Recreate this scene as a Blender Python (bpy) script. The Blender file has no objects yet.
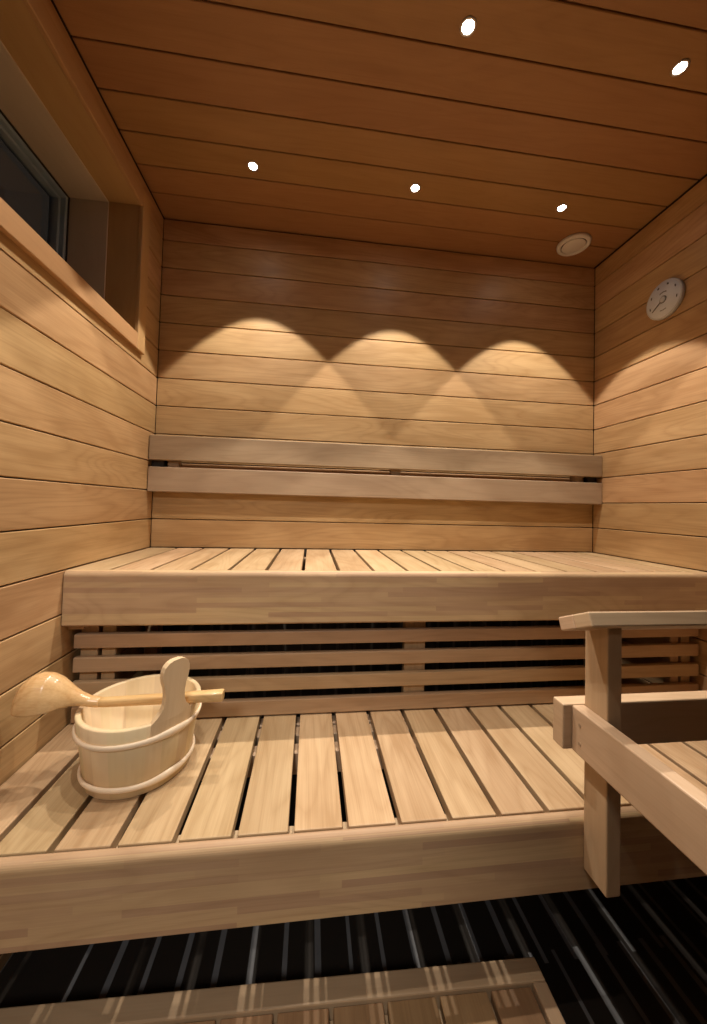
import bpy, bmesh, math, random
from mathutils import Vector, Matrix

random.seed(7)
C = bpy.context.scene.collection
sc = bpy.context.scene

# ------------------------------------------------------------------ dimensions
W = 2.083            # room width
HC = 2.349           # ceiling height
YF = -2.15           # front wall (behind the camera)
Q = 0.1228           # pitch of the wall and ceiling boards
ZU = 0.90            # top of the upper bench
ZL = 0.45            # top of the lower bench
D = 0.552            # front of the upper bench
YL = -0.932           # front of the lower bench
SP = 0.11            # slat pitch


# ------------------------------------------------------------------ materials
def new_mat(name):
    m = bpy.data.materials.new(name)
    m.use_nodes = True
    nt = m.node_tree
    nt.nodes.clear()
    out = nt.nodes.new('ShaderNodeOutputMaterial')
    b = nt.nodes.new('ShaderNodeBsdfPrincipled')
    nt.links.new(b.outputs[0], out.inputs[0])
    return m, nt, b


def plain(name, col, rough=0.5, metal=0.0, emit=None, strength=0.0):
    m, nt, b = new_mat(name)
    b.inputs['Base Color'].default_value = (*col, 1)
    b.inputs['Roughness'].default_value = rough
    b.inputs['Metallic'].default_value = metal
    if emit:
        b.inputs['Emission Color'].default_value = (*emit, 1)
        b.inputs['Emission Strength'].default_value = strength
    return m


def wood(name, light, dark, tone=0.18, rough=0.45, lam=None, coords='UV', along=2.2, across=55.0, fig=0.5, knots=0.0, spec=0.4, hue=None):
    """Grain runs along U (metres); V is across; the attribute 'tone' is a random number per board."""
    m, nt, b = new_mat(name)
    N = nt.nodes.new
    L = nt.links.new
    tc = N('ShaderNodeTexCoord')
    at = N('ShaderNodeAttribute')
    at.attribute_name = 'tone'
    vec = tc.outputs[coords]
    sh = N('ShaderNodeCombineXYZ')
    mul = N('ShaderNodeMath'); mul.operation = 'MULTIPLY'; mul.inputs[1].default_value = 37.0
    L(at.outputs['Fac'], mul.inputs[0])
    L(mul.outputs[0], sh.inputs[0]); L(mul.outputs[0], sh.inputs[1]); L(mul.outputs[0], sh.inputs[2])
    add = N('ShaderNodeVectorMath'); add.operation = 'ADD'
    L(vec, add.inputs[0]); L(sh.outputs[0], add.inputs[1])

    def noise(su, sv, detail, rg, dist=0.0):
        mp = N('ShaderNodeMapping')
        mp.inputs['Scale'].default_value = (su, sv, sv)
        L(add.outputs[0], mp.inputs[0])
        n = N('ShaderNodeTexNoise')
        n.inputs['Scale'].default_value = 1.0
        n.inputs['Detail'].default_value = detail
        n.inputs['Roughness'].default_value = rg
        n.inputs['Distortion'].default_value = dist
        L(mp.outputs[0], n.inputs['Vector'])
        return n.outputs['Fac']
    fine = noise(along * 2.5, across * 6, 3, 0.6)
    broad = noise(along, across * 0.32, 4, 0.55, 0.8)
    patch = noise(along * 1.2, across * 0.12, 2, 0.5, 1.5)

    def math_(op, a, bb=None, c=None):
        n = N('ShaderNodeMath'); n.operation = op
        for i, v in enumerate((a, bb, c)):
            if v is None: continue
            if isinstance(v, (int, float)): n.inputs[i].default_value = v
            else: L(v, n.inputs[i])
        return n.outputs[0]
    low = noise(along * 0.55, across * 0.16, 1, 0.4, 0.3)
    rg_ = math_('FRACT', math_('MULTIPLY', low, 15.0))
    rg_ = math_('POWER', math_('ABSOLUTE', math_('MULTIPLY_ADD', rg_, 2.0, -1.0)), 2.5)
    f = math_('MULTIPLY_ADD', math_('SUBTRACT', broad, 0.5), 2.1 * fig, 0.58)
    f = math_('MULTIPLY_ADD', rg_, -0.42 * fig, f)
    f = math_('MULTIPLY_ADD', math_('SUBTRACT', fine, 0.5), 1.3 * fig, f)
    f = math_('MULTIPLY_ADD', math_('SUBTRACT', patch, 0.5), 1.5 * fig, f)
    rp = N('ShaderNodeMix'); rp.data_type = 'RGBA'; rp.clamp_factor = True
    L(f, rp.inputs[0])
    rp.inputs[6].default_value = (*dark, 1); rp.inputs[7].default_value = (*light, 1)
    col = rp.outputs[2]
    if knots > 0:
        mp = N('ShaderNodeMapping'); mp.inputs['Scale'].default_value = (1.7, 7.0, 7.0)
        L(add.outputs[0], mp.inputs[0])
        vo = N('ShaderNodeTexVoronoi'); vo.inputs['Scale'].default_value = 1.0
        L(mp.outputs[0], vo.inputs['Vector'])
        k = N('ShaderNodeMapRange'); k.inputs[1].default_value = 0.02; k.inputs[2].default_value = 0.075
        k.inputs[3].default_value = knots; k.inputs[4].default_value = 0.0
        L(vo.outputs['Distance'], k.inputs[0])
        kx = N('ShaderNodeMix'); kx.data_type = 'RGBA'
        L(k.outputs[0], kx.inputs[0]); L(col, kx.inputs[6])
        kx.inputs[7].default_value = (dark[0] * 0.35, dark[1] * 0.28, dark[2] * 0.25, 1)
        col = kx.outputs[2]
    hs = N('ShaderNodeHueSaturation')
    hs.inputs['Fac'].default_value = 1
    # board-to-board tone
    tv = math_('MULTIPLY_ADD', at.outputs['Fac'], tone, 1.0 - tone * 0.5)
    if lam:
        mp = N('ShaderNodeMapping'); L(vec, mp.inputs[0])
        br = N('ShaderNodeTexBrick')
        br.offset = 0.43; br.offset_frequency = 2; br.squash = 1.35; br.squash_frequency = 3
        br.inputs['Scale'].default_value = 1.0
        br.inputs['Mortar Size'].default_value = 0.0
        br.inputs['Mortar Smooth'].default_value = 0.0
        br.inputs['Bias'].default_value = 0.0
        br.inputs['Brick Width'].default_value = lam[0]
        br.inputs['Row Height'].default_value = lam[1]
        br.inputs['Color1'].default_value = (0, 0, 0, 1); br.inputs['Color2'].default_value = (1, 1, 1, 1)
        L(mp.outputs[0], br.inputs['Vector'])
        sepc = N('ShaderNodeSeparateColor'); L(br.outputs['Color'], sepc.inputs[0])
        tv = math_('MULTIPLY', tv, math_('MULTIPLY_ADD', sepc.outputs[0], lam[2], 1.0 - lam[2] * 0.5))
        hu = math_('MULTIPLY_ADD', sepc.outputs[0], 0.018, 0.491)
        L(hu, hs.inputs['Hue'])
    else:
        # a second number drawn from the tone shifts the hue a little
        h2 = math_('FRACT', math_('MULTIPLY', at.outputs['Fac'], 13.37), None)
        hu = math_('MULTIPLY_ADD', h2, 0.014, 0.493)
        L(hu, hs.inputs['Hue'])
    L(tv, hs.inputs['Value'])
    L(col, hs.inputs['Color'])
    L(hs.outputs[0], b.inputs['Base Color'])
    b.inputs['Roughness'].default_value = rough
    b.inputs['Specular IOR Level'].default_value = spec
    bp = N('ShaderNodeBump'); bp.inputs['Strength'].default_value = 0.12; bp.inputs['Distance'].default_value = 0.001
    L(fine, bp.inputs['Height']); L(bp.outputs[0], b.inputs['Normal'])
    return m


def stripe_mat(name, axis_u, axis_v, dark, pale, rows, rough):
    """Dark glossy tile with narrow pale stripes that run one way; rows = [(vmin, vmax, offset)]."""
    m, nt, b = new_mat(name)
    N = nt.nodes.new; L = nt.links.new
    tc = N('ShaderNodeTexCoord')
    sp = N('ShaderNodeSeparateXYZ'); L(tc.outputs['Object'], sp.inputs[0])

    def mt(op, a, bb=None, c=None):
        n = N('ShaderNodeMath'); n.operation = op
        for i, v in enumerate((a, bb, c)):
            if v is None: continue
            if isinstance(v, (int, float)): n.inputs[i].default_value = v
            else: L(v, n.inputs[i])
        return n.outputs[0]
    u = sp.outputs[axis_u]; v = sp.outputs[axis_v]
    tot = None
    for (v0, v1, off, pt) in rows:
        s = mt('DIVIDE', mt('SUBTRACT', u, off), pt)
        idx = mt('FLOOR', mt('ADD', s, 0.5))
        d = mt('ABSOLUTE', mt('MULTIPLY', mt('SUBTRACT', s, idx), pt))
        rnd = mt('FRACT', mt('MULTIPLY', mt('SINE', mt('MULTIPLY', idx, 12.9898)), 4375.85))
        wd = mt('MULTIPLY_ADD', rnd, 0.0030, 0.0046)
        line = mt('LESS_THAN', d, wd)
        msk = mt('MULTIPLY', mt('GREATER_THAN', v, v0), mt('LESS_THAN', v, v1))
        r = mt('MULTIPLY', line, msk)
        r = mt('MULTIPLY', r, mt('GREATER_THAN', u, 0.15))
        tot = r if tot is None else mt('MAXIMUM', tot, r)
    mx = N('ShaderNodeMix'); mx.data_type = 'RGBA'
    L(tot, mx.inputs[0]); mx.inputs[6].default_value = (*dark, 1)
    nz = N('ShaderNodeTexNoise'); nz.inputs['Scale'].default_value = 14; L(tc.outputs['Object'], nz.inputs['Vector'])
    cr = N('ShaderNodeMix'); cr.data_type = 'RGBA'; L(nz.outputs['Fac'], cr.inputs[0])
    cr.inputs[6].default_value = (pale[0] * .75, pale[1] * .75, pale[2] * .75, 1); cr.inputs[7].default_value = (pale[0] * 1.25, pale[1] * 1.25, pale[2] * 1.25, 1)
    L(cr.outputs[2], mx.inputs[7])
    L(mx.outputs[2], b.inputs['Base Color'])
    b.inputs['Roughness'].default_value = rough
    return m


M_WALL = wood('wall_alder', (0.585, 0.375, 0.190), (0.44, 0.262, 0.120), tone=0.13, rough=0.42, fig=0.95)
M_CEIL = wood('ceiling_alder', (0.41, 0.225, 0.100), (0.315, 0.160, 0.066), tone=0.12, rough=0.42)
M_CASE = wood('casing_alder', (0.56, 0.35, 0.165), (0.46, 0.265, 0.12), tone=0.06, rough=0.45, fig=0.35)
M_REVEAL = wood('reveal_grey_wood', (0.66, 0.56, 0.45), (0.56, 0.47, 0.38), tone=0.04, rough=0.55, fig=0.3)
M_SLAT = wood('bench_slat_wood', (0.52, 0.365, 0.21), (0.375, 0.24, 0.122), tone=0.20, rough=0.5, fig=0.85, spec=0.3)
M_LAM = wood('laminated_bench_front', (0.54, 0.37, 0.215), (0.41, 0.265, 0.145), tone=0.02, rough=0.5, lam=(0.36, 0.0147, 0.30), fig=0.7, spec=0.3)
M_SKIRT = wood('skirt_rail_wood', (0.50, 0.335, 0.195), (0.38, 0.24, 0.13), tone=0.12, rough=0.5, fig=0.65, knots=0.0)
M_BACK = wood('backrest_wood', (0.44, 0.315, 0.20), (0.33, 0.222, 0.135), tone=0.10, rough=0.5, fig=0.7, knots=0.0)
M_RAIL = wood('guard_rail_wood', (0.56, 0.405, 0.26), (0.45, 0.31, 0.19), tone=0.08, rough=0.5, fig=0.6, knots=0.0)
M_POST = wood('post_wood', (0.53, 0.36, 0.225), (0.42, 0.27, 0.16), tone=0.08, rough=0.5, fig=0.5)
M_STEP = wood('step_wood', (0.48, 0.33, 0.20), (0.38, 0.25, 0.145), tone=0.14, rough=0.5, fig=0.5)
M_STEPSLAT = wood('step_slat_wood', (0.34, 0.205, 0.10), (0.23, 0.13, 0.06), tone=0.2, rough=0.5, fig=0.7)
M_PINE = wood('bucket_pine', (0.76, 0.61, 0.385), (0.63, 0.47, 0.27), tone=0.16, rough=0.5, fig=0.35, along=2.5, across=70)
M_HOOP = plain('hoop_wood', (0.88, 0.72, 0.53), 0.45)
M_LADLE = wood('ladle_wood', (0.74, 0.52, 0.25), (0.54, 0.33, 0.13), tone=0.0, rough=0.22, coords='Object', along=4.0, across=50.0, fig=0.75, spec=0.6)
M_DARKWOOD = plain('dark_wood_backing', (0.045, 0.024, 0.012), 0.8)
M_FRAME = plain('window_frame_grey_blue', (0.30, 0.40, 0.52), 0.45)
M_GASKET = plain('black_gasket', (0.006, 0.006, 0.007), 0.6)
M_BLACK = plain('black_bracket', (0.02, 0.016, 0.014), 0.6)
M_WHITE = plain('vent_white', (0.80, 0.78, 0.78), 0.45)
M_DIAL = plain('dial_face', (0.72, 0.78, 0.88), 0.4)
M_DIALRIM = plain('dial_rim', (0.60, 0.63, 0.68), 0.35)
M_INK = plain('dial_ink', (0.10, 0.10, 0.11), 0.5)
M_STEEL = plain('screw_steel', (0.40, 0.30, 0.21), 0.45, 0.4)
M_TRIM = plain('downlight_trim', (0.55, 0.50, 0.45), 0.3, 0.7)
M_LENS = plain('downlight_lens', (0.9, 0.9, 0.9), 0.3, 0, (1.0, 0.92, 0.82), 80.0)
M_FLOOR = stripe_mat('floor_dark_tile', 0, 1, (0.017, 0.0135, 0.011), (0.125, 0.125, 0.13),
                     [(-0.811, 0.01, 0.175, 0.0793), (-3.0, -0.787, 1.316, 0.0613)], 0.32)  # pale stripes in two overlapping rows, put into the tile colour
M_TILEWALL = stripe_mat('dark_wall_tile', 0, 2, (0.030, 0.022, 0.018), (0.08, 0.07, 0.06), [(-1.0, 2.0, 0.03, 0.0788)], 0.4)

m, nt, b = new_mat('window_glass')
b.inputs['Base Color'].default_value = (1, 1, 1, 1)
b.inputs['Roughness'].default_value = 0.02
b.inputs['Transmission Weight'].default_value = 1.0
b.inputs['IOR'].default_value = 1.45
M_GLASS = m
M_DARKGLASS = plain('smoked_glass', (0.012, 0.012, 0.012), 0.12)
M_NIGHT = plain('dark_render', (0.02, 0.02, 0.022), 0.9)


# ------------------------------------------------------------------ mesh helpers
class MB:
    def __init__(s):
        s.bm = bmesh.new()
        s.uv = s.bm.loops.layers.uv.new('UVMap')
        s.tn = s.bm.loops.layers.float_color.new('tone')

    def _paint(s, faces, M=None, tone=None, axis=None, vaxis=None):
        """UV: u along 'axis' in metres, v across."""
        if tone is None: tone = random.random()
        for f in faces:
            n = f.normal if M is None else (M.inverted().to_3x3() @ f.normal)
            n = Vector((abs(n.x), abs(n.y), abs(n.z)))
            k = max(range(3), key=lambda i: n[i])
            for l in f.loops:
                co = l.vert.co if M is None else (M.inverted() @ l.vert.co)
                if k == axis:
                    o = [i for i in range(3) if i != axis]
                    uv = (co[o[0]] * 0.25, co[o[1]])
                else:
                    o = [i for i in range(3) if i not in (axis, k)][0]
                    uv = (co[axis], co[o])
                l[s.uv].uv = uv
                l[s.tn] = (tone, tone, tone, 1)

    def box(s, x0, x1, y0, y1, z0, z1, bev=0.0015, M=None, tone=None, axis=None, seg=1, mat=0):
        t = bmesh.new()
        c = Vector(((x0 + x1) / 2, (y0 + y1) / 2, (z0 + z1) / 2))
        d = Vector((abs(x1 - x0), abs(y1 - y0), abs(z1 - z0)))
        bmesh.ops.create_cube(t, size=1)
        for v in t.verts:
            v.co = Vector((v.co.x * d.x, v.co.y * d.y, v.co.z * d.z)) + c
        if bev > 0:
            bmesh.ops.bevel(t, geom=list(t.edges), offset=min(bev, min(d) * 0.45), segments=seg, affect='EDGES', profile=0.5)
        if axis is None: axis = max(range(3), key=lambda i: d[i])
        s._merge(t, M, tone, axis, mat)
        return s

    def poly(s, prof, a0, a1, plane='yz', M=None, tone=None, axis=0, bev=0, seg=2, mat=0):
        """prism: profile points in plane, extruded along the remaining axis from a0 to a1"""
        t = bmesh.new()
        def P(p, a):
            return {'yz': (a, p[0], p[1]), 'xz': (p[0], a, p[1]), 'xy': (p[0], p[1], a)}[plane]
        v0 = [t.verts.new(P(p, a0)) for p in prof]
        v1 = [t.verts.new(P(p, a1)) for p in prof]
        n = len(prof)
        t.faces.new(v0); t.faces.new(list(reversed(v1)))
        for i in range(n):
            t.faces.new((v0[i], v1[i], v1[(i + 1) % n], v0[(i + 1) % n]))
        bmesh.ops.recalc_face_normals(t, faces=t.faces)
        if bev: bmesh.ops.bevel(t, geom=list(t.edges), offset=bev, segments=seg, affect='EDGES', profile=0.5)
        s._merge(t, M, tone, axis, mat)
        return s

    def _merge(s, t, M, tone, axis, mat=0):
        if tone is None: tone = random.random()
        t.normal_update()
        mp = {}
        loc = {}
        for v in t.verts:
            loc[v] = v.co.copy()
            mp[v] = s.bm.verts.new((M @ v.co) if M is not None else v.co)
        for f in t.faces:
            try: nf = s.bm.faces.new([mp[v] for v in f.verts])
            except ValueError: continue
            nf.material_index = mat
            n = Vector((abs(f.normal.x), abs(f.normal.y), abs(f.normal.z)))
            k = max(range(3), key=lambda i: n[i])
            for l, l0 in zip(nf.loops, f.loops):
                co = loc[l0.vert]
                if k == axis:
                    o = [i for i in range(3) if i != axis]
                    uv = (co[o[0]] * 0.25, co[o[1]])
                else:
                    o = [i for i in range(3) if i not in (axis, k)][0]
                    uv = (co[axis], co[o])
                l[s.uv].uv = uv
                l[s.tn] = (tone, tone, tone, 1)
        t.free()

    def cyl(s, p0, p1, r0, r1=None, n=24, tone=None, mat=0, cap=True):
        if r1 is None: r1 = r0
        p0, p1 = Vector(p0), Vector(p1)
        d = (p1 - p0); q = d.to_track_quat('Z', 'Y').to_matrix()
        ra = []; rb = []
        for i in range(n):
            a = 2 * math.pi * i / n
            o = q @ Vector((math.cos(a), math.sin(a), 0))
            ra.append(s.bm.verts.new(p0 + o * r0)); rb.append(s.bm.verts.new(p1 + o * r1))
        fs = []
        for i in range(n):
            fs.append(s.bm.faces.new((ra[i], ra[(i + 1) % n], rb[(i + 1) % n], rb[i])))
        if cap:
            fs.append(s.bm.faces.new(list(reversed(ra)))); fs.append(s.bm.faces.new(rb))
        if tone is None: tone = random.random()
        for f in fs:
            f.material_index = mat
            for l in f.loops: l[s.tn] = (tone, tone, tone, 1)
        return s

    def lathe(s, prof, n=64, c=(0, 0, 0), R=None, closed=False, staves=0, mat=0):
        """profile (r, z) around Z at c; R rotates"""
        c = Vector(c)
        rings = []
        for (r, z) in prof:
            ring = []
            if r < 1e-6:
                p = Vector((0, 0, z)); p = (R @ p if R is not None else p) + c
                v = s.bm.verts.new(p); ring = [v] * n
            else:
                for i in range(n):
                    a = 2 * math.pi * i / n
                    p = Vector((r * math.cos(a), r * math.sin(a), z)); p = (R @ p if R is not None else p) + c
                    ring.append(s.bm.verts.new(p))
            rings.append(ring)
        pairs = list(zip(range(len(prof) - 1), range(1, len(prof))))
        if closed: pairs.append((len(prof) - 1, 0))
        rnd = [random.random() for _ in range(max(staves, 1))]
        for (a, b_) in pairs:
            for i in range(n):
                j = (i + 1) % n
                vs = [rings[a][i], rings[a][j], rings[b_][j], rings[b_][i]]
                u = []
                for v in vs:
                    if v not in u: u.append(v)
                if len(u) < 3: continue
                try: f = s.bm.faces.new(u)
                except ValueError: continue
                f.material_index = mat
                f.smooth = True
                tone = rnd[int(i * staves / n)] if staves else rnd[0]
                for l in f.loops:
                    l[s.uv].uv = (l.vert.co.z, i / n * 0.7)
                    l[s.tn] = (tone, tone, tone, 1)
        return s

    def build(s, name, mats, parent=None, smooth=False, loc=None):
        me = bpy.data.meshes.new(name)
        bmesh.ops.recalc_face_normals(s.bm, faces=s.bm.faces)
        if loc is not None:
            for v in s.bm.verts: v.co -= Vector(loc)
        s.bm.to_mesh(me); s.bm.free()
        if not isinstance(mats, (list, tuple)): mats = [mats]
        for m_ in mats: me.materials.append(m_)
        if smooth:
            for p in me.polygons: p.use_smooth = True
        o = bpy.data.objects.new(name, me); C.objects.link(o)
        if loc is not None: o.location = loc
        if parent is not None:
            o.parent = parent
            if loc is None: o.matrix_parent_inverse = Matrix.Translation(-parent.location)
        return o


def tag(o, label, cat, group=None):
    o['label'] = label; o['category'] = cat
    if group: o['group'] = group
    return o


def thing(name, label, cat, loc, group=None):
    o = bpy.data.objects.new(name, None); C.objects.link(o)
    o.location = loc; o.empty_display_size = 0.05
    return tag(o, label, cat, group)


def structure(o):
    o['kind'] = 'structure'; return o


GAP = 0.0038
BEV = 0.0018


# ------------------------------------------------------------------ room shell
mb = MB()
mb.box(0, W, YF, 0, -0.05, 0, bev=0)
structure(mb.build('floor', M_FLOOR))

# back wall: boards above the bench, dark tiles below it
mb = MB()
mb.box(0, W, 0.012, 0.05, 0.0, HC, bev=0, mat=1)
for k in range(0, 12):
    z0 = ZU + k * Q; z1 = min(z0 + Q, HC - 0.004)
    mb.box(0.001, W - 0.001, 0, 0.014, z0 + GAP / 2, z1 - GAP / 2, bev=BEV, axis=0)
mb.box(0, W, 0.0, 0.012, 0.0, ZU - 0.002, bev=0, mat=2)
structure(mb.build('wall_back', [M_WALL, M_DARKWOOD, M_TILEWALL]))

# left wall with the window opening
WY0, WY1, WZ0, WZ1 = -1.50, -0.213, 1.728, 2.224
mb = MB()
mb.box(-0.05, -0.012, YF, WY0, 0, HC, bev=0, mat=1)
mb.box(-0.05, -0.012, WY1, 0.05, 0, HC, bev=0, mat=1)
mb.box(-0.05, -0.012, WY0, WY1, 0, WZ0, bev=0, mat=1)
mb.box(-0.05, -0.012, WY0, WY1, WZ1, HC, bev=0, mat=1)
for k in range(-8, 12):
    z0 = max(ZU + k * Q, 0) + GAP / 2; z1 = min(ZU + (k + 1) * Q, HC - 0.004) - GAP / 2
    if z1 - z0 < 0.01: continue
    tone = random.random()
    if z1 <= WZ0 or z0 >= WZ1:
        mb.box(-0.014, 0, YF, 0.0, z0, z1, bev=BEV, axis=1, tone=tone)
    else:
        mb.box(-0.014, 0, YF, WY0, z0, z1, bev=BEV, axis=1, tone=tone)
        mb.box(-0.014, 0, WY1, 0.0, z0, z1, bev=BEV, axis=1, tone=tone)
        if z0 < WZ0: mb.box(-0.014, 0, WY0, WY1, z0, WZ0, bev=0, axis=1, tone=tone)
        if z1 > WZ1: mb.box(-0.014, 0, WY0, WY1, WZ1, z1, bev=0, axis=1, tone=tone)
structure(mb.build('wall_left', [M_WALL, M_DARKWOOD]))

mb = MB()
mb.box(W + 0.012, W + 0.05, YF, 0.05, 0, HC, bev=0, mat=1)
for k in range(-8, 12):
    z0 = max(ZU + k * Q, 0) + GAP / 2; z1 = min(ZU + (k + 1) * Q, HC - 0.004) - GAP / 2
    if z1 - z0 < 0.01: continue
    mb.box(W, W + 0.014, YF, 0.0, z0, z1, bev=BEV, axis=1)
structure(mb.build('wall_right', [M_WALL, M_DARKWOOD]))

# ceiling boards run across the room
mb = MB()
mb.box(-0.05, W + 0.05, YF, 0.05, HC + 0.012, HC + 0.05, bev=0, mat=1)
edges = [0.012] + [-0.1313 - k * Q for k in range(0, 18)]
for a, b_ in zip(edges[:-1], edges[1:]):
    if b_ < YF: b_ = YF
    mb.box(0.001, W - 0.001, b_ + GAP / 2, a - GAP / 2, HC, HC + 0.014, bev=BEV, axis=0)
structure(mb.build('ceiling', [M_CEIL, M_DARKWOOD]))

# front of the room (behind the camera): smoked glass front with an added doorway at its left end and an added lit washroom, to brighten the bench fronts
DX0, DX1, DZ = 0.02, 0.66, 2.10  # doorway width keeps the added lamp's light off the right side
mb = MB()
mb.box(DX1, W + 0.05, YF - 0.03, YF, 0, HC + 0.05, bev=0)
mb.box(-0.05, DX0, YF - 0.03, YF, 0, HC + 0.05, bev=0)
mb.box(DX0, DX1, YF - 0.03, YF, DZ, HC + 0.05, bev=0)
structure(mb.build('wall_front', M_DARKGLASS))
HY = -3.9
M_HALL = plain('added_washroom_plaster', (0.22, 0.21, 0.20), 0.7)
M_HALLFLOOR = plain('added_washroom_floor', (0.09, 0.085, 0.08), 0.4)
mb = MB()
mb.box(-0.9, W + 0.4, HY, YF - 0.03, -0.05, 0, bev=0)
structure(mb.build('floor_added_washroom', M_HALLFLOOR))
mb = MB()
mb.box(-0.9, W + 0.4, HY, YF - 0.03, 2.42, 2.47, bev=0)
structure(mb.build('ceiling_added_washroom', M_HALL))
mb = MB()
mb.box(-0.95, W + 0.45, HY - 0.05, HY, 0, 2.42, bev=0)
structure(mb.build('wall_added_washroom_end', M_HALL))
mb = MB()
mb.box(-0.95, -0.9, HY, YF - 0.03, 0, 2.42, bev=0)
mb.box(-0.95, -0.05, YF - 0.03, YF, 0, 2.42, bev=0)
structure(mb.build('wall_added_washroom_left', M_HALL))
mb = MB()
mb.box(W + 0.4, W + 0.45, HY, YF - 0.03, 0, 2.42, bev=0)
mb.box(W + 0.05, W + 0.45, YF - 0.03, YF, 0, 2.42, bev=0)
structure(mb.build('wall_added_washroom_right', M_HALL))
hl = thing('added_fill_lamp', 'added square fill lamp in the unseen washroom, lighting the bench fronts', 'ceiling light', (0.35, -3.0, 2.42))
mb = MB(); mb.box(0.12, 0.58, -3.23, -2.77, 2.395, 2.42, bev=0.004)
mb.build('fill_lamp_body', M_WHITE, hl)
al = bpy.data.lights.new('fill_lamp_panel', 'AREA'); al.shape = 'SQUARE'; al.size = 0.40; al.energy = 38.0; al.color = (1.0, 0.95, 0.89)  # added unseen lamp, fill light for the bench fronts
ao = bpy.data.objects.new('fill_lamp_panel', al); C.objects.link(ao); ao.location = (0.35, -3.0, 2.392)

# ------------------------------------------------------------------ window
P = 0.015
mb = MB()
# first reveal (same wood as the casing), then the greyer second reveal up to the frame
X1, X2 = -0.110, -0.243
t = 0.016
def ring(mb, x0, x1, e, th, bev=0.001, mat=0):
    """four boards lining the opening; e = inset of the visible face from the opening"""
    mb.box(x0, x1, WY0 + e - th, WY0 + e, WZ0 - th + e, WZ1 + th - e, bev=bev, axis=2, mat=mat)
    mb.box(x0, x1, WY1 - e, WY1 - e + th, WZ0 - th + e, WZ1 + th - e, bev=bev, axis=2, mat=mat)
    mb.box(x0, x1, WY0 + e, WY1 - e, WZ1 - e, WZ1 - e + th, bev=bev, axis=1, mat=mat)
    mb.box(x0, x1, WY0 + e, WY1 - e, WZ0 + e - th, WZ0 + e, bev=bev, axis=1, mat=mat)
ring(mb, X1, 0.0, 0.0015, 0.02)
ring(mb, X2, X1 + 0.001, 0.006, 0.026, mat=1)
win = structure(mb.build('window_1', [M_CASE, M_REVEAL]))
# casing: picture-frame boards on the wall
mb = MB()
cw = 0.056
mb.box(0.0, P, WY1 - 0.004, WY1 + cw, WZ0 - cw, WZ1 + cw, bev=0.002, axis=2)
mb.box(0.0, P, WY0 - cw, WY0 + 0.004, WZ0 - cw, WZ1 + cw, bev=0.002, axis=2)
mb.box(0.0, P, WY0 + 0.004, WY1 - 0.004, WZ1 - 0.004, WZ1 + cw, bev=0.002, axis=1)
mb.box(0.0, P, WY0 + 0.004, WY1 - 0.004, WZ0 - cw, WZ0 + 0.004, bev=0.002, axis=1)
mb.build('casing', M_CASE, win)
def fr(name, x0, x1, y0, y1, z0, z1, w, mat, bev=0.002):
    mb = MB()
    mb.box(x0, x1, y0, y0 + w, z0, z1, bev=bev)
    mb.box(x0, x1, y1 - w, y1, z0, z1, bev=bev)
    mb.box(x0, x1, y0 + w, y1 - w, z1 - w, z1, bev=bev)
    mb.box(x0, x1, y0 + w, y1 - w, z0, z0 + w, bev=bev)
    return mb.build(name, mat, win)
e = 0.006
fr('window_gasket', X2 - 0.004, X2 + 0.0015, WY0 + e, WY1 - e, WZ0 + e, WZ1 - e, 0.006, M_GASKET, 0.0005)
fr('window_frame', X2 - 0.045, X2 - 0.001, WY0 + e + 0.005, WY1 - e - 0.005, WZ0 + e + 0.005, WZ1 - e - 0.005, 0.013, M_FRAME)
fr('window_sash', X2 - 0.055, X2 - 0.018, WY0 + 0.022, WY1 - 0.022, WZ0 + 0.022, WZ1 - 0.022, 0.011, M_FRAME)
mb = MB()
mb.box(X2 - 0.046, X2 - 0.040, WY0 + 0.03, WY1 - 0.03, WZ0 + 0.03, WZ1 - 0.03, bev=0)
mb.build('window_pane', M_GLASS, win)
# ------------------------------------------------------------------ benches
def bench(name, label, zt, yfront, yslat, yback, hf, first, fasc_tone, post_x, legs):
    t = thing(name, label, 'bench', (W / 2, (yfront + yback) / 2, zt - hf))
    # slats: one deck of boards with open gaps
    mb = MB()
    g = 0.0125 if zt < 0.6 else 0.0105
    xs = [0.004] + [first + k * SP for k in range(0, 18)] + [W - 0.004]
    for i in range(len(xs) - 1):
        a = xs[i] + (0 if i == 0 else g / 2); b_ = xs[i + 1] - (0 if i == len(xs) - 2 else g / 2)
        mb.box(a, b_, yslat, yback, zt - 0.026, zt, bev=0.0022, seg=2, axis=1)
    mb.build('slatted_deck', M_SLAT, t)
    # laminated front with a well rounded nose
    prof = []
    r = 0.017
    yb_ = yslat - 0.004
    prof += [(yb_, zt - hf), (yb_, zt - 0.003), (yb_ - 0.003, zt)]
    for i in range(0, 9):
        a = math.pi / 2 * i / 8
        prof.append((yfront + r - r * math.sin(a), zt - r + r * math.cos(a)))
    prof += [(yfront, zt - hf + 0.004), (yfront + 0.004, zt - hf)]
    mb = MB(); mb.poly(prof, 0.003, W - 0.003, 'yz', axis=0, tone=fasc_tone)
    o = mb.build('front_board', M_LAM, t)
    # bearers under the slats
    for y in ((yslat + 0.004, yback - 0.09) if zt > 0.6 else (yslat + 0.004, -0.640, -0.563, -0.510)):
        mb = MB(); mb.box(0.004, W - 0.004, y, y + 0.040, zt - 0.026 - 0.06, zt - 0.0265, bev=0.002)
        mb.build('bearer', M_RAIL, t)
    return t

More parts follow.
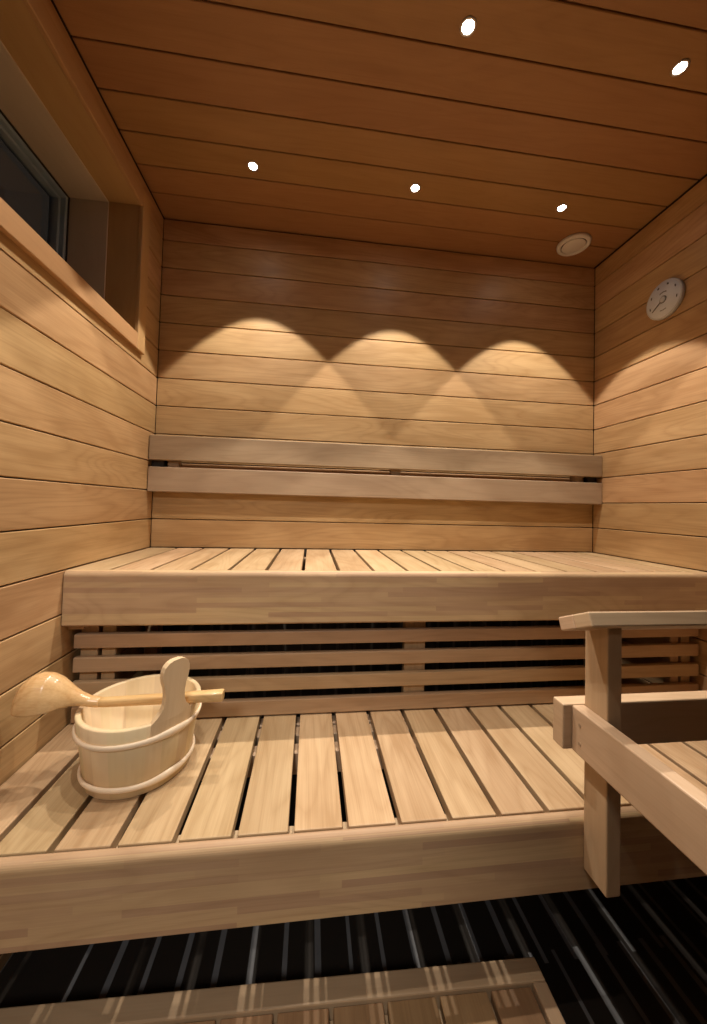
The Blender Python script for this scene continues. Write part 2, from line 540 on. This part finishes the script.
ub = bench('upper_bench', 'long upper wooden bench with slatted seat running along the back wall', ZU, -D, -0.527, -0.006, 0.156, 0.1125, 0.3, None, None)
lb = bench('lower_bench', 'lower wooden bench in front, slatted seat under the bucket', ZL, YL, -0.9090, -0.462, 0.155, 0.1107, 0.7, None, None)
for x in (0.004, W - 0.045):
    mb = MB(); mb.box(x, x + 0.041, -0.5265, -0.01, 0.728, 0.8735, bev=0.002, axis=1)
    mb.build('side_bearer', M_SKIRT, ub)
# legs of the benches stand behind their fronts
for t_, zt, ys, hf in ((ub, ZU, (-0.09,), 0.02), (lb, ZL, (-0.60,), 0.02)):
    for y in ys:
        for x in (0.03, W - 0.03 - 0.05):
            mb = MB(); mb.box(x, x + 0.05, y, y + 0.05, 0.0, zt - 0.087, bev=0.002)
            mb.build('leg', M_SKIRT, t_)

# ------------------------------------------------------------------ skirt between the benches
sk = thing('bench_skirt', 'open horizontal slat screen closing the gap between upper and lower bench', 'screen', (W / 2, -0.50, ZL))
for (z0, z1) in ((0.667, 0.708), (0.598, 0.6405), (0.5275, 0.5705), (0.454, 0.500)):
    mb = MB(); mb.box(0.010 + random.uniform(-.002, .002), W - 0.012, -0.510, -0.490, z0, z1, bev=0.003, seg=2, axis=0)
    mb.build('rail', M_SKIRT, sk)
for (x0, x1) in ((0.019, 0.067), (0.078, 0.116), (0.998, 1.068), (1.978, 2.012), (2.022, 2.058)):
    mb = MB(); mb.box(x0, x1, -0.490, -0.462, ZL + 0.002, 0.812, bev=0.002, axis=2)
    mb.build('upright', M_SKIRT, sk)
mb = MB(); mb.box(0.004, W - 0.004, -0.496, -0.462, 0.735, 0.760, bev=0.002, axis=0, tone=0.1)
mb.build('top_rail', M_SKIRT, sk)

# ------------------------------------------------------------------ backrest
br = thing('backrest_rail', 'two-board wooden backrest fixed to the back wall above the upper bench', 'backrest', (W / 2, -0.04, 1.14))
for (z0, z1) in ((1.272, 1.376), (1.139, 1.243)):
    mb = MB(); mb.box(0.003, W - 0.003, -0.060, -0.032, z0, z1, bev=0.003, seg=2, axis=0)
    mb.build('backrest_board', M_BACK, br)
for x in (0.07, 1.04, W - 0.13):
    mb = MB(); mb.box(x, x + 0.045, -0.0318, -0.0002, 1.15, 1.365, bev=0.002, axis=2)
    mb.build('bracket', M_BACK, br)
for x in (0.005, W - 0.055):
    mb = MB(); mb.box(x, x + 0.05, -0.030, -0.0002, 1.235, 1.285, bev=0.003)
    mb.build('end_plate', M_BLACK, br)

# ------------------------------------------------------------------ guard rail (right)
PX0, PX1 = 1.278, 1.310
gr = thing('guard_rail', 'wooden guard rail with post, sloping handrail and side beam at the right', 'railing', (PX0, -0.94, 0.345))
mb = MB(); mb.box(PX0, PX1, -0.994, -0.9325, 0.345, 0.872, bev=0.003, seg=2, axis=2)
mb.build('post', M_POST, gr)
# handrail: two laminated strips, tilted towards the bench
T = Matrix.Translation(Vector((0, -1.02, 0.912))) @ Matrix.Rotation(-math.atan2(0.037, 0.086), 4, 'X')
mb = MB()
mb.box(1.2125, W - 0.002, 0.0, 0.0465, -0.028, 0, bev=0.003, seg=2, M=T, axis=0, tone=0.35)
mb.box(1.2125, W - 0.002, 0.0469, 0.0935, -0.028, 0, bev=0.003, seg=2, M=T, axis=0, tone=0.6)
mb.build('handrail', M_RAIL, gr)
mb = MB(); mb.box(1.2295, W - 0.002, -0.9320, -0.898, 0.594, 0.689, bev=0.003, seg=2, axis=0)
mb.build('cross_board', M_RAIL, gr)
mb = MB(); mb.box(1.2490, PX0 - 0.0003, YF + 0.002, -0.9325, 0.594, 0.688, bev=0.003, seg=2, axis=1)
bm_ = mb.build('side_beam', M_RAIL, gr)
for z in (0.658, 0.620):
    mb = MB(); mb.cyl((1.2480, -0.956, z), (1.2497, -0.956, z), 0.0038, n=16)
    mb.build('screw', M_STEEL, gr)
mb = MB(); mb.box(PX0, PX1, YF + 0.06, YF + 0.115, 0.0, 0.75, bev=0.003, axis=2)
mb.build('post', M_POST, gr)

# ------------------------------------------------------------------ step stool
SZ = 0.10
st = thing('step_stool', 'low slatted wooden step platform on the dark floor, tucked under the lower bench front', 'step', (0.6, -1.05, 0))
SX0, SX1, SY1, SY0 = 0.045, 1.205, -0.857, -1.25
rw = 0.042
mb = MB()
mb.box(SX0, SX1, SY1 - rw, SY1, SZ - 0.05, SZ, bev=0.003, seg=2, axis=0, tone=0.8)
mb.box(SX0, SX1, SY0, SY0 + rw, SZ - 0.05, SZ, bev=0.003, seg=2, axis=0, tone=0.6)
mb.box(SX0, SX0 + rw, SY0 + rw, SY1 - rw, SZ - 0.05, SZ, bev=0.003, seg=2, axis=1, tone=0.5)
mb.box(SX1 - rw * 0.72, SX1, SY0 + rw, SY1 - rw, SZ - 0.05, SZ, bev=0.003, seg=2, axis=1, tone=0.55)
mb.build('frame', M_STEP, st)
mb = MB()
xg = 1.077
xs = []
while xg > SX0 + 0.06: xs.append(xg); xg -= 0.110
xs = sorted(xs)
xs = [SX0 + rw + 0.001] + xs + [SX1 - rw * 0.72 - 0.001]
for i in range(len(xs) - 1):
    mb.box(xs[i] + 0.0045, xs[i + 1] - 0.0045, SY0 + rw + 0.002, SY1 - rw - 0.002, SZ - 0.030, SZ - 0.006, bev=0.002, axis=1)
mb.build('slatted_top', M_STEPSLAT, st)
mb = MB(); mb.box(SX0 + rw, SX1 - rw, SY1 - rw - 0.05, SY1 - rw - 0.003, SZ - 0.055, SZ - 0.0305, bev=0.001, axis=0)
mb.build('bearer', M_STEP, st)
mb = MB(); mb.box(SX0 + rw, SX1 - rw, SY0 + rw + 0.003, SY0 + rw + 0.05, SZ - 0.055, SZ - 0.0305, bev=0.001, axis=0)
mb.build('bearer', M_STEP, st)
for x in (SX0 + 0.002, SX1 - 0.042):
    for y in (SY0 + 0.002, SY1 - 0.042):
        mb = MB(); mb.box(x, x + 0.04, y, y + 0.04, 0.0, SZ - 0.051, bev=0.002, axis=2)
        mb.build('leg', M_STEP, st)

st.rotation_euler.z = -0.026

# ------------------------------------------------------------------ bucket
BC = Vector((0.280, -0.689, ZL)); BR0, BR1, BH = 0.1135, 0.1345, 0.160
bk = thing('sauna_bucket', 'round pale pine bucket with upright ear handle on the lower bench', 'bucket', BC)
mb = MB()
th = 0.013
prof = [(BR0 - 0.004, 0.0), (BR0, 0.003), (BR1 - 0.0005, BH - 0.003), (BR1 - 0.003, BH), (BR1 - th + 0.002, BH), (BR1 - th, BH - 0.003),
        (BR0 - th + 0.002, 0.02), (0, 0.02)]
prof = prof + [(0, 0.006), (BR0 - 0.012, 0.006), (BR0 - 0.010, 0.0)]
mb.lathe(prof, n=120, c=BC, closed=True, staves=22)
o = mb.build('bucket_body', M_PINE, bk)
def rad(z): return BR0 + (BR1 - BR0) * z / BH
def hoop(z, rr):
    mb = MB(); n = 120; k = 10; rings = []
    for i in range(n):
        a = 2 * math.pi * i / n
        deg = (math.degrees(a) + 180) % 360 - 180
        ext = math.exp(-((deg + 38) / 17) ** 2)           # lapped joint of the hoop
        hz = rr * (1 + 0.45 * ext); hr = rr * (0.62 + 0.15 * ext)
        wob = 0.0012 * math.sin(3 * a + z * 40) + 0.003 * ext
        ring = []
        for j in range(k):
            b2 = 2 * math.pi * j / k
            z2 = z + wob + hz * math.sin(b2)
            R_ = rad(z2) + hr * 0.75 + hr * math.cos(b2)
            ring.append(mb.bm.verts.new((BC.x + R_ * math.cos(a), BC.y + R_ * math.sin(a), BC.z + z2)))
        rings.append(ring)
    for i in range(n):
        for j in range(k):
            mb.bm.faces.new((rings[i][j], rings[(i + 1) % n][j], rings[(i + 1) % n][(j + 1) % k], rings[i][(j + 1) % k]))
    return mb.build('hoop', M_HOOP, bk, smooth=True)
hoop(0.124, 0.0068); hoop(0.026, 0.0068)
# ear handle: a long stave shaped like a paddle
ang = math.radians(-39)
def ear():
    half = [(-0.03, 0.050), (0.0, 0.048), (0.008, 0.040), (0.018, 0.031), (0.032, 0.0245), (0.050, 0.0225), (0.070, 0.0245),
            (0.084, 0.0295), (0.097, 0.0315), (0.109, 0.0310), (0.119, 0.0275), (0.127, 0.0195), (0.131, 0.009)]
    pts = [(w_, h) for h, w_ in half] + [(-w_, h) for h, w_ in reversed(half)]
    mb = MB(); t = bmesh.new()
    def P3(s_, h, off):
        z = BH + h
        R_ = (rad(z) if h <= 0.0 else BR1 + h * 0.05) + off
        a = ang + s_ / BR1
        flat = Vector((math.cos(ang), math.sin(ang), 0)) * R_ + Vector((-math.sin(ang), math.cos(ang), 0)) * s_
        cur = Vector((math.cos(a), math.sin(a), 0)) * R_
        k = max(0.0, min(1.0, h / 0.06)); k = k * 0.7
        p = cur.lerp(flat, k)
        return BC + Vector((p.x, p.y, z))
    # grid of columns for a smooth curved slab
    cols = 12
    rows = half
    front = []; back = []
    for h, w_ in rows:
        front.append([t.verts.new(P3(-w_ + 2 * w_ * c / cols, h, 0.0012)) for c in range(cols + 1)])
        back.append([t.verts.new(P3(-w_ + 2 * w_ * c / cols, h, -0.0145)) for c in range(cols + 1)])
    uvm = {}
    for r_, (h, w_) in enumerate(rows):
        for c in range(cols + 1):
            s_ = -w_ + 2 * w_ * c / cols
            uvm[front[r_][c]] = (h, s_ * (1 + 0.0)); uvm[back[r_][c]] = (h, s_ + 0.1)
    for r_ in range(len(rows) - 1):
        for c in range(cols):
            t.faces.new((front[r_][c], front[r_][c + 1], front[r_ + 1][c + 1], front[r_ + 1][c]))
            t.faces.new((back[r_][c + 1], back[r_][c], back[r_ + 1][c], back[r_ + 1][c + 1]))
        t.faces.new((front[r_][0], front[r_ + 1][0], back[r_ + 1][0], back[r_][0]))
        t.faces.new((front[r_][-1], back[r_][-1], back[r_ + 1][-1], front[r_ + 1][-1]))
    for c in range(cols):
        t.faces.new((front[-1][c], front[-1][c + 1], back[-1][c + 1], back[-1][c]))
        t.faces.new((front[0][c + 1], front[0][c], back[0][c], back[0][c + 1]))
    vm = {v: mb.bm.verts.new(v.co) for v in t.verts}
    for f in t.faces:
        nf = mb.bm.faces.new([vm[v] for v in f.verts])
        for l, l0 in zip(nf.loops, f.loops):
            l[mb.uv].uv = uvm[l0.vert]; l[mb.tn] = (0.45, 0.45, 0.45, 1)
    t.free()
    o = mb.build('ear_handle', M_PINE, bk)
    bv = o.modifiers.new('round', 'BEVEL'); bv.width = 0.003; bv.segments = 3; bv.limit_method = 'ANGLE'; bv.angle_limit = math.radians(50)
    return o
ear()

# ------------------------------------------------------------------ ladle
ld = thing('ladle', 'varnished wooden ladle lying across the bucket rim, bowl turned down', 'ladle', (0.30, -0.72, 0.61))
ly = -0.735
mb = MB()
def loft(mb, secs, n=32, cap=True):
    rings = []
    for (x, y, z, hy, hz, sq) in secs:
        ring = []
        for i in range(n):
            a = 2 * math.pi * i / n
            ca, sa = math.cos(a), math.sin(a)
            e_ = 2 / sq
            ring.append(mb.bm.verts.new((x, y + hy * math.copysign(abs(ca) ** e_, ca), z + hz * math.copysign(abs(sa) ** e_, sa))))
        rings.append(ring)
    for a, b_ in zip(rings[:-1], rings[1:]):
        for i in range(n):
            mb.bm.faces.new((a[i], a[(i + 1) % n], b_[(i + 1) % n], b_[i]))
    mb.bm.faces.new(rings[0]); mb.bm.faces.new(list(reversed(rings[-1])))
# carved bowl, open side down, running into the neck in one sweep: (x, y, bottom, top, half width)
BS = [(0.0400, -0.744, 0.631, 0.654, 0.013), (0.0415, -0.744, 0.629, 0.665, 0.023), (0.0465, -0.744, 0.628, 0.677, 0.0315), (0.055, -0.744, 0.628, 0.6885, 0.0385),
      (0.069, -0.744, 0.628, 0.6985, 0.0430), (0.085, -0.744, 0.628, 0.7035, 0.0450), (0.105, -0.743, 0.629, 0.7015, 0.042), (0.122, -0.741, 0.629, 0.692, 0.036),
      (0.137, -0.739, 0.628, 0.678, 0.028), (0.151, -0.736, 0.626, 0.663, 0.021), (0.166, -0.733, 0.622, 0.651, 0.0155), (0.182, -0.731, 0.6175, 0.642, 0.0128),
      (0.205, -0.729, 0.6138, 0.6370, 0.0115)]
rings = []
nn = 40
for (x, y, zb_, zt_, hy) in BS:
    ring_ = []
    flat = max(0.0, min(1.0, (0.175 - x) / 0.05))
    for i in range(nn):
        a = 2 * math.pi * i / nn
        if math.sin(a) >= -1e-6:
            p = (x, y + hy * math.cos(a), zb_ + (zt_ - zb_) * max(0, math.sin(a)) ** 0.9)
            zr = (zt_ + zb_) / 2 + (zt_ - zb_) / 2 * math.sin(a)
            p = (p[0], p[1], p[2] * flat + zr * (1 - flat))
        else:
            yy = hy * math.cos(a)
            u = max(0.0, 1 - ((x - 0.084) / 0.040) ** 2) ** 0.5
            v = max(0.0, 1 - (yy / (0.84 * hy)) ** 2) ** 0.5
            zf = zb_ + (zt_ - zb_ - 0.012) * u * v
            zr = (zt_ + zb_) / 2 + (zt_ - zb_) / 2 * math.sin(a)
            p = (x, y + yy, zf * flat + zr * (1 - flat))
        ring_.append(mb.bm.verts.new(p))
    rings.append(ring_)
for A_, B_ in zip(rings[:-1], rings[1:]):
    for i in range(nn):
        mb.bm.faces.new((A_[i], A_[(i + 1) % nn], B_[(i + 1) % nn], B_[i]))
mb.bm.faces.new(rings[0]); mb.bm.faces.new(list(reversed(rings[-1])))
o = mb.build('ladle_bowl', M_LADLE, ld, smooth=True)
rm = o.modifiers.new('carve', 'REMESH'); rm.mode = 'VOXEL'; rm.voxel_size = 0.0022; rm.use_smooth_shade = True
sm = o.modifiers.new('sand', 'SMOOTH'); sm.iterations = 6; sm.factor = 0.5
mb = MB()
loft(mb, [(0.190, -0.730, 0.6262, 0.0104, 0.0104, 2.3), (0.215, -0.7288, 0.6250, 0.0107, 0.0106, 2.4), (0.26, -0.726, 0.6245, 0.0108, 0.0107, 2.6), (0.32, -0.722, 0.6240, 0.0111, 0.0110, 3),
          (0.40, -0.718, 0.6238, 0.0116, 0.0114, 3.5), (0.45, -0.7155, 0.6238, 0.0122, 0.0118, 4.5), (0.476, -0.7145, 0.6238, 0.0124, 0.0120, 5), (0.4795, -0.7145, 0.6238, 0.0110, 0.0106, 5)])
mb.build('ladle_handle', M_LADLE, ld, smooth=False)
for p in bpy.data.objects['ladle_handle'].data.polygons:
    p.use_smooth = len(p.vertices) == 4

# ------------------------------------------------------------------ thermometer on the right wall
TC = Vector((W, -0.377, 1.966))
tm = thing('wall_thermometer', 'round pale dial thermometer hanging on the right wall', 'thermometer', TC)
RX = Matrix.Rotation(-math.pi / 2, 3, 'Y')      # local z -> -x (into the room)
mb = MB()
mb.lathe([(0.0, 0.001), (0.071, 0.001), (0.0755, 0.003), (0.0760, 0.013), (0.0745, 0.0165), (0.0700, 0.0165), (0.0, 0.0165)], n=72, c=TC, R=RX)
mb.build('case', M_DIALRIM, tm)
mb = MB()
mb.lathe([(0.0, 0.0175), (0.0690, 0.0175), (0.0697, 0.016), (0.0, 0.016)], n=72, c=TC, R=RX)
mb.build('dial_face', M_DIAL, tm)
mb = MB()
def on_dial(r, deg, lift=0.0178):
    # viewed from the room: screen-right is -y, up is z
    a = math.radians(deg)
    return Vector((W - lift, TC.y - r * math.sin(a), TC.z + r * math.cos(a)))
def bar(mb, r, deg, w, h, rot=0.0):
    c = on_dial(r, deg)
    ar = math.radians(rot)
    vs = []
    for (a, b_) in ((-w, -h), (w, -h), (w, h), (-w, h)):
        y = a * math.cos(ar) - b_ * math.sin(ar); z = a * math.sin(ar) + b_ * math.cos(ar)
        vs.append((c.x, c.y - y, c.z + z))
    f = [mb.bm.verts.new(v) for v in vs] + [mb.bm.verts.new((v[0] - 0.0004, v[1], v[2])) for v in vs]
    for q in ((0, 1, 2, 3), (7, 6, 5, 4), (0, 4, 5, 1), (1, 5, 6, 2), (2, 6, 7, 3), (3, 7, 4, 0)):
        mb.bm.faces.new([f[i] for i in q])
for d_ in (-105, -60, -20, 20, 60, 105):
    mb = MB()
    for s_ in (-0.0026, 0.0, 0.0026):
        bar(mb, 0.0575, d_ + s_ * 900, 0.0015, 0.0036)
    mb.build('numeral', M_INK, tm)
mb = MB()
for s_ in range(-4, 5):
    bar(mb, 0.030, s_ * 6.5, 0.0012, 0.0021)
mb.build('upper_caption', M_INK, tm)
mb = MB()
for s_ in range(-3, 4):
    bar(mb, 0.043, 180 + s_ * 5, 0.0012, 0.0017)
mb.build('lower_caption', M_INK, tm)
mb = MB(); c0 = on_dial(0.004, -125, 0.0195); c1 = on_dial(0.056, -125, 0.0195)
mb.cyl(c0, c1, 0.0024, 0.0012, n=8)
mb.build('needle', M_INK, tm)
mb = MB(); mb.lathe([(0.0, 0.0228), (0.009, 0.0226), (0.0115, 0.021), (0.012, 0.0178), (0, 0.0178)], n=32, c=TC, R=RX)
mb.build('hub', M_DIALRIM, tm)
mb = MB(); mb.lathe([(0.0125, 0.0180), (0.0145, 0.0180), (0.0145, 0.0188), (0.0125, 0.0188)], n=32, c=TC, R=RX, closed=True)
mb.build('hub_ring', M_INK, tm)

# ------------------------------------------------------------------ ceiling vent
VC = Vector((1.858, -0.135, HC))
vt = thing('ceiling_vent', 'round white disc valve in the ceiling near the back right corner', 'vent', VC)
FL = Matrix.Rotation(math.pi, 3, 'X')
mb = MB(); mb.lathe([(0.050, 0.0), (0.068, 0.0), (0.071, 0.003), (0.069, 0.012), (0.064, 0.017), (0.056, 0.017), (0.052, 0.012)], n=72, c=VC, R=FL, closed=True)
mb.build('outer_ring', M_WHITE, vt)
mb = MB(); mb.lathe([(0.0, 0.001), (0.0515, 0.001), (0.0515, 0.006), (0.0, 0.006)], n=48, c=VC, R=FL)
mb.build('throat', M_BLACK, vt)
mb = MB(); mb.lathe([(0.0, 0.007), (0.030, 0.007), (0.0475, 0.0115), (0.0490, 0.014), (0.046, 0.0165), (0.0, 0.019)], n=72, c=VC, R=FL)
mb.build('valve_disc', M_WHITE, vt)

# ------------------------------------------------------------------ downlights
NAMES = {
    (0, 0): 'small recessed ceiling downlight above the left end of the backrest, nearest the window',
    (1, 0): 'small recessed ceiling downlight above the middle of the backrest, in the rear row of three',
    (2, 0): 'small recessed ceiling downlight in the rear row, just before the round vent',
    (1, 1): 'small recessed ceiling downlight in the front row, left of the two visible',
    (2, 1): 'small recessed ceiling downlight in the front row, nearest the right wall',
    (0, 1): 'small recessed ceiling downlight beside the window, just above the picture edge',
    (0, 2): 'small recessed ceiling downlight over the front left of the room, above the picture',
    (1, 2): 'small recessed ceiling downlight over the front middle of the room, behind the camera',
}
XS = (0.431, 1.048, 1.668); YS = (-0.310, -0.792, -1.274)
SPOT_W = 37.0
def downlight(i, j, power=SPOT_W, half=37.6):
    loc = Vector((XS[i], YS[j], HC))
    t = thing('downlight', NAMES[(i, j)], 'ceiling light', loc, 'recessed ceiling downlights')
    mb = MB(); mb.lathe([(0.0145, 0.0), (0.0205, 0.0), (0.0215, 0.0012), (0.0205, 0.0028), (0.016, 0.0030), (0.0145, 0.0015)], n=40, c=(0, 0, 0), R=FL, closed=True)
    o = mb.build('trim_ring', M_TRIM); o.parent = t
    mb = MB(); mb.lathe([(0.0, 0.0022), (0.008, 0.0019), (0.0142, 0.0008), (0.0142, 0.0001), (0.0, 0.0001)], n=32, c=(0, 0, 0), R=FL)
    o = mb.build('lens', M_LENS); o.parent = t
    l = bpy.data.lights.new('downlight_beam', 'SPOT')
    l.energy = power; l.color = (1.0, 0.895, 0.765)
    l.spot_size = math.radians(half * 2); l.spot_blend = 0.10; l.shadow_soft_size = 0.011
    lo = bpy.data.objects.new('downlight_beam', l); C.objects.link(lo); lo.parent = t
    lo.location = (0, 0, -0.006)
for i in range(3):
    downlight(i, 0, 46.0); downlight(i, 1, 31.0)
downlight(0, 2, 31.0)

# ------------------------------------------------------------------ world: night outside the window
w = bpy.data.worlds.new('night'); sc.world = w; w.use_nodes = True
w.node_tree.nodes['Background'].inputs[0].default_value = (0.0150, 0.0115, 0.0090, 1)
w.node_tree.nodes['Background'].inputs[1].default_value = 1.0

# ------------------------------------------------------------------ camera
cam = bpy.data.cameras.new('camera'); co = bpy.data.objects.new('camera', cam); C.objects.link(co)
yaw, pitch, roll, f_px = 0.1207, 0.0271, 0.0264, 362.328
F = Vector((math.sin(yaw) * math.cos(pitch), math.cos(yaw) * math.cos(pitch), math.sin(pitch)))
R0 = Vector((math.cos(yaw), -math.sin(yaw), 0)); U0 = R0.cross(F)
R_ = R0 * math.cos(roll) + U0 * math.sin(roll); U_ = -R0 * math.sin(roll) + U0 * math.cos(roll)
co.matrix_world = Matrix(((R_.x, U_.x, -F.x, 0.6813), (R_.y, U_.y, -F.y, -1.6582), (R_.z, U_.z, -F.z, 1.1027), (0, 0, 0, 1)))
cam.sensor_fit = 'VERTICAL'; cam.sensor_height = 36.0
cam.lens = f_px / 1024 * 36.0
cam.shift_x = -1.82 / 1024
cam.shift_y = -16.32 / 1024
cam.clip_start = 0.01
sc.camera = co

# ------------------------------------------------------------------ view
vs = sc.view_settings
sc.display_settings.display_device = 'sRGB'
vs.view_transform = 'Standard'; vs.look = 'None'; vs.exposure = 0.0; vs.gamma = 1.0; vs.use_curve_mapping = False
sc.cycles.use_denoising = True
sc.cycles.diffuse_bounces = 6
sc.cycles.max_bounces = 12
sc.cycles.sample_clamp_indirect = 4.0
sc.cycles.caustics_reflective = False
sc.cycles.caustics_refractive = False
